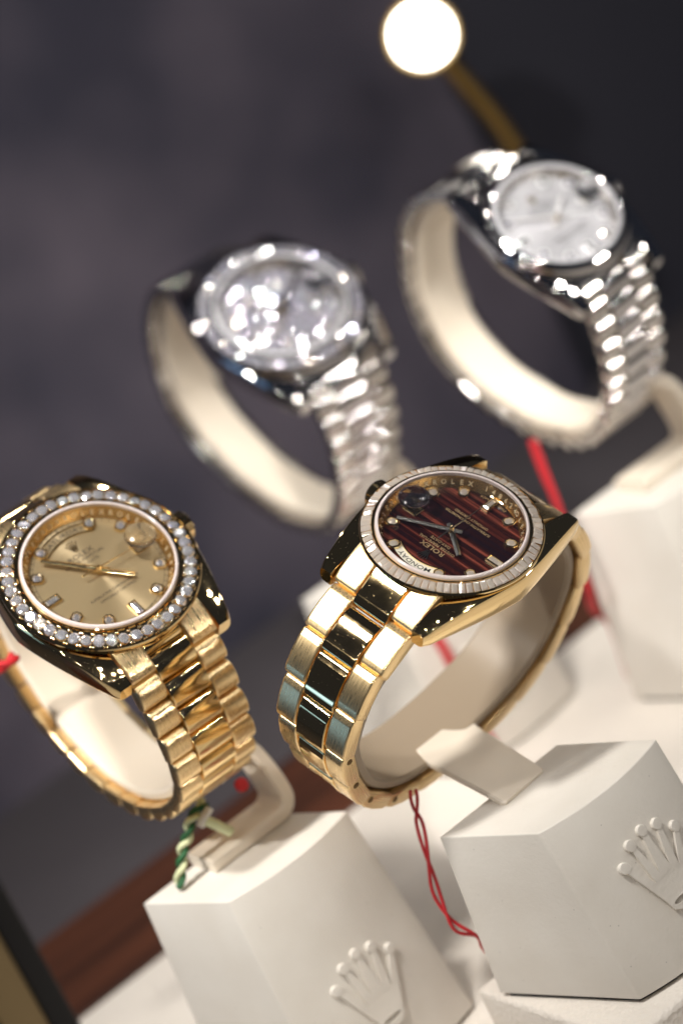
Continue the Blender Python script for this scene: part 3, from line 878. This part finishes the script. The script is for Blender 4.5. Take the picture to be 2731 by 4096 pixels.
wc = watch_root((20.0, 17.2, 87.7), (-.068, .823, .564), (-.993, -.109, .039), "gold watch with striped brown dial and baguette diamond bezel on a flat-link bracelet")
watch_head(wc, 17.55, 1.0, "gold_polished", "gold_satin", 'baguette', "dial_brown", True, "MONDAY", (10.22, 2.12, 6.05, "hand_dark"), "diamond", "print_gold")
oyster_bracelet(wc, PATH_C, 9.3, "gold_polished", "gold_brushed")

wa = watch_root((-25.0, 68.0, 103.2), (.999, .021, -.031), (.005, .750, .661), "gold watch with champagne dial and round diamond bezel at the picture's left edge")
watch_head(wa, 20.0, 1.06, "gold_polished", "gold_satin", 'round', "dial_champagne", True, "SATURDAY", (4.62, 10.62, 3.12, "gold_bright"), "diamond_cool", "print_dark")
president_bracelet(wa, PATH_A, 6.1, "gold_polished", "gold_brushed", 10.5, 4.5)

wb = watch_root((77.9, 149.3, 103.2), (1.0, -.034, -.006), (.030, .777, .629), "blurred white gold watch with dial and bezel fully paved in diamonds")
watch_head(wb, 20.4, 1.1, "white_gold_polished", "white_gold_brushed", 'pave', "stone_seat_white", False, None, (10.2, 2.0, 7.0, "white_gold_polished"), "diamond_pave", "print_black", True)
president_bracelet(wb, PATH_B, 6.1, "white_gold_polished", "white_gold_brushed", 10.5, 4.4)

wdd = watch_root((118.4, 90.8, 103.2), (1.0, .013, .008), (-.016, .708, .705), "blurred white gold watch with smooth bezel and plain silver sunburst dial")
watch_head(wdd, 16.75, .985, "white_gold_polished", "white_gold_brushed", 'smooth', "dial_silver", True, None, (1.9, 10.0, 4.0, "white_gold_satin"), "diamond_cool", "print_black", True)
president_bracelet(wdd, PATH_D, 5.6, "white_gold_polished", "white_gold_brushed", 9.6, 4.0)

# ------------------------------------------------------------------ cuffs that hold the watches
def cuff_vf(path, x0, x1, s0, s1, d0=3.35, th=2.2):
    rings = []; n = 70
    for i in range(n + 1):
        p, t, nn = path.at(s0 + (s1 - s0) * i / n)
        f = min(1, min(i, n - i) / 2.0); w = .85 + .15 * f
        a = p - nn * d0; b_ = p - nn * (d0 + th); e = .5
        pw = path.width(s0 + (s1 - s0) * i / n); m_ = 0.0; h = pw * x1 * w
        a2 = p - nn * (d0 + e); b2 = p - nn * (d0 + th - e)
        rings.append([(m_ - h, a2.x, a2.y), (m_ - h + e, a.x, a.y), (m_ + h - e, a.x, a.y), (m_ + h, a2.x, a2.y), (m_ + h, b2.x, b2.y), (m_ + h - e, b_.x, b_.y), (m_ - h + e, b_.x, b_.y), (m_ - h, b2.x, b2.y)])
    return loft(rings)

def strip_vf(pts, y0, y1, th, e=.5):
    """strip of width y0..y1 following (x,z) points in world axes"""
    P = catmull([Vector((a, b_)) for a, b_ in pts], 8); rings = []
    for i, p in enumerate(P):
        t = (P[min(i + 1, len(P) - 1)] - P[max(i - 1, 0)]).normalized(); n = Vector((-t.y, t.x))
        a, b_ = p + n * th / 2, p - n * th / 2; a2, b2 = p + n * (th / 2 - e), p - n * (th / 2 - e)
        rings.append([(a2.x, y0, a2.y), (a.x, y0 + e, a.y), (a.x, y1 - e, a.y), (a2.x, y1, a2.y), (b2.x, y1, b2.y), (b_.x, y1 - e, b_.y), (b_.x, y0 + e, b_.y), (b2.x, y0, b2.y)])
    return loft(rings)

def cuff_stand(wroot, path, x0, x1, foot_c, label, tongue=False):
    cm = "cuff_tan_shaded" if tongue else "cuff_cream"
    root = bpy.data.objects.new("cuff_stand", None); COL.objects.link(root)
    mw = wroot.matrix_world.copy(); o_ = mw.translation / MM
    base = Vector((foot_c[0], foot_c[1], foot_c[2]))
    root.location = base * MM
    inv = Matrix.Translation(-base * MM)
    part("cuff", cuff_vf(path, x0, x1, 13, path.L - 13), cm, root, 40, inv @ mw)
    if tongue:
        P = catmull([Vector((-3.0, -50.6)), Vector((-7.5, -50.0)), Vector((-14, -47.6)), Vector((-21, -45.0)), Vector((-28.3, -42.7))], 6); rings = []
        for i, p in enumerate(P):
            f = i / (len(P) - 1)
            t = (P[min(i + 1, len(P) - 1)] - P[max(i - 1, 0)]).normalized(); n = Vector((-t.y, t.x)); th = 1.5
            yc, hw = 2.6 + 4.8 * f, 7.3 - 1.4 * f - (.5 if i == len(P) - 1 else 0)
            a, b_ = p + n * th / 2, p - n * th / 2; e = .35; a2, b2 = p + n * (th / 2 - e), p - n * (th / 2 - e)
            rings.append([(a2.x, yc - hw, a2.y), (a.x, yc - hw + e, a.y), (a.x, yc + hw - e, a.y), (a2.x, yc + hw, a2.y), (b2.x, yc + hw, b2.y), (b_.x, yc + hw - e, b_.y), (b_.x, yc - hw + e, b_.y), (b2.x, yc - hw, b2.y)])
        part("foot", loft(rings), "cuff_cream", root, 40, inv @ mw)
    else:
        part("arm", strip_vf([(12, 21), (14.5, 20.6), (17.6, 18), (19.2, 13.5), (20.2, 7), (20.0, 3.6), (18.0, 1.75), (14.5, 1.55), (7, 1.55), (-1, 1.55)], -5.2, 5.2, 2.9), cm, root, 40)
    return tag(root, label, "cuff stand", "cream cuff stands")

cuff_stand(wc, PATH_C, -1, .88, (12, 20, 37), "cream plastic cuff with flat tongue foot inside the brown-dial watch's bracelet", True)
cuff_stand(wa, PATH_A, -1, .74, (-31, 74, 37), "cream plastic cuff with bent arm foot inside the champagne-dial watch's bracelet")
cuff_stand(wb, PATH_B, -1, .68, (71.9, 155.3, 36.6), "blurred cream cuff inside the bracelet of the diamond-paved watch")
cuff_stand(wdd, PATH_D, -1, .70, (112.4, 96.8, 37), "blurred cream cuff with bent arm inside the plain silver-dial watch's bracelet")

# ------------------------------------------------------------------ cords and tags
def cord(name, pts, r, mat, label, cat="cord", strands=2, turns=4.0, amp=None, mats=None):
    P = catmull([Vector(p) for p in pts], 14)
    root = bpy.data.objects.new(name, None); COL.objects.link(root); root.location = P[-1] * MM
    off = P[-1]
    amp = r * .9 if amp is None else amp
    for k in range(strands):
        Q = []
        for i, p in enumerate(P):
            f = i / (len(P) - 1)
            t = (P[min(i + 1, len(P) - 1)] - P[max(i - 1, 0)]).normalized()
            a = t.cross(Vector((0, 1, .2))).normalized(); b_ = t.cross(a)
            an = 2 * math.pi * (turns * f + k / strands)
            Q.append(p - off + (a * math.cos(an) + b_ * math.sin(an)) * amp)
        part("strand", tube(Q, r, 8), (mats[k] if mats else mat), root, 60)
    return tag(root, label, cat)

cord("tag_string", [(-1.2, 36.2, 41.5), (-2.8, 35.8, 38), (-3.7, 35.4, 34.7), (-6.2, 34.1, 27.9), (-8.2, 32.9, 21.8), (-8.6, 31.2, 15.6), (-6.0, 30.5, 11.4), (-3.5, 33.5, 6.0), (1, 37.5, -6), (4, 41, -12)], .36, "red_cord", "thin twisted red cord hanging below the brown-dial watch between two blocks", turns=2.6, amp=.62)
cord("tag_string", [(99.0, 106.6, 58), (97.4, 105, 51), (95.7, 103, 42), (93.9, 101.5, 30), (93.4, 102.5, 21), (97, 110, 13), (103, 116, 4), (104, 119, -11)], .62, "red_cord", "thick blurred red cord hanging from the plain silver-dial watch", turns=1.0, amp=.5)
cord("tag_string", [(72.5, 149, 50), (72, 148, 45), (71, 146, 36), (70, 142, 27), (68, 131, 20), (66, 127, 2), (66, 124, -12)], .9, "red_cord", "blurred red cord below the diamond-paved watch, peeking out beside the brown-dial watch", turns=1.0, amp=.4)
cord("tag_string", [(-36.6, 99.6, 88), (-38.6, 99.3, 87.6), (-43, 100, 87.6), (-52, 101, 84)], .8, "red_cord", "bit of red cord at the picture's left edge behind the champagne-dial watch", turns=1.0, amp=.5)
cord("tag_string", [(-26.5, 71.0, 50.0), (-29.0, 71.0, 49.6), (-31.2, 71, 48.6), (-32.8, 71.0, 46.6), (-34.6, 71.4, 45.2), (-36.0, 71.8, 43.0), (-37.4, 72, 40.8), (-39.2, 72.4, 38.2)], .62, "green_cord", "green and white twisted cord knotted below the champagne-dial watch", turns=3.4, amp=.62, mats=["green_cord", "pale_cord"])
root = bpy.data.objects.new("cord_toggle", None); COL.objects.link(root); root.location = Vector((-26.2, 69.0, 43.0)) * MM
part("barrel", tube([(-2.6, .4, 4.6), (-1.6, .3, 3.2), (.4, 0, .2), (.8, 0, -.5)], 1.05, 12), "pale_cord", root, 40)
part("collar", tube([(-4.2, .5, 4.2), (-3.2, .5, 4.9), (-1.8, .4, 5.6), (-.6, .4, 6.2)], .85, 10), "white_cord", root, 40)
tag(root, "small pale green tag barrel beside the green cord under the champagne-dial watch", "tag")
root = part("red_seal", xform(lathe([(.001, .5), (1.1, .5), (1.45, .2), (1.45, -.3), (1.1, -.5), (.001, -.5)], 20), Matrix.Rotation(1.2, 4, 'X')), "red_cord", None, 40)
root.location = Vector((-18.0, 70.6, 48.6)) * MM
tag(root, "small round red seal between champagne-dial watch bracelet and its stand arm", "seal")

# ------------------------------------------------------------------ lamp on a brass arm, and the case frame
root = bpy.data.objects.new("showcase_lamp", None); COL.objects.link(root)
L0 = Vector((213, 256, 117.4)); C0 = Vector((261, 303.4, 41)); root.location = C0 * MM
d_ = (CO - L0).normalized()
part("arm", tube([tuple(v) for v in catmull([Vector((0, -1, 0)), Vector((-12, -18, 4)), Vector((-30, -43, 12)), Vector((-34, -47, 24)), Vector((-37, -47.4, 44)), L0 - C0 - d_ * 4], 6)], 2.6, 14), "brass", root, 50)
part("wall_plate", xform(lathe([(.001, 2.4), (7, 2.4), (8, 1.6), (8, 0)], 32), Matrix.Rotation(math.pi / 2, 4, 'X')), "brass", root, 40)
rot = d_.to_track_quat('Z', 'Y').to_matrix().to_4x4()
part("lamp_head", xform(lathe([(.001, -8), (7, -8), (9.9, -4), (10.3, 1.0), (9.5, 1.0), (9.5, 0)], 40), Matrix.Translation(L0 - C0) @ rot), "brass", root, 40)
part("lamp_lens", xform(lathe([(.001, 1.6), (5.5, 1.1), (8.5, .5)], 40), Matrix.Translation(L0 - C0) @ rot), "lamp_glow", root, 40)
part("lamp_fringe", xform(lathe([(8.5, .5), (9.45, .15)], 40), Matrix.Translation(L0 - C0) @ rot), "lamp_fringe_glow", root, 40)
tag(root, "lit round showcase lamp glowing white on a slanting brass arm", "lamp")

root = bpy.data.objects.new("case_frame_post", None); COL.objects.link(root); root.location = Vector((-99, -14, 0)) * MM
part("black_profile", bevelled_box(-2.6, 1.6, -2, 2, 0, 260, .4), "black_frame", root, 40)
part("brass_strip", bevelled_box(-9.6, -2.7, -1.6, 1.8, 0, 260, .4), "brass_dull", root, 40)
part("glass_bevel", bevelled_box(-16, -9.7, -1.2, 1.4, 0, 260, .9), "bevel_glass", root, 40)
tag(root, "out-of-focus black and brass upright of the glass case in the corner", "case frame")
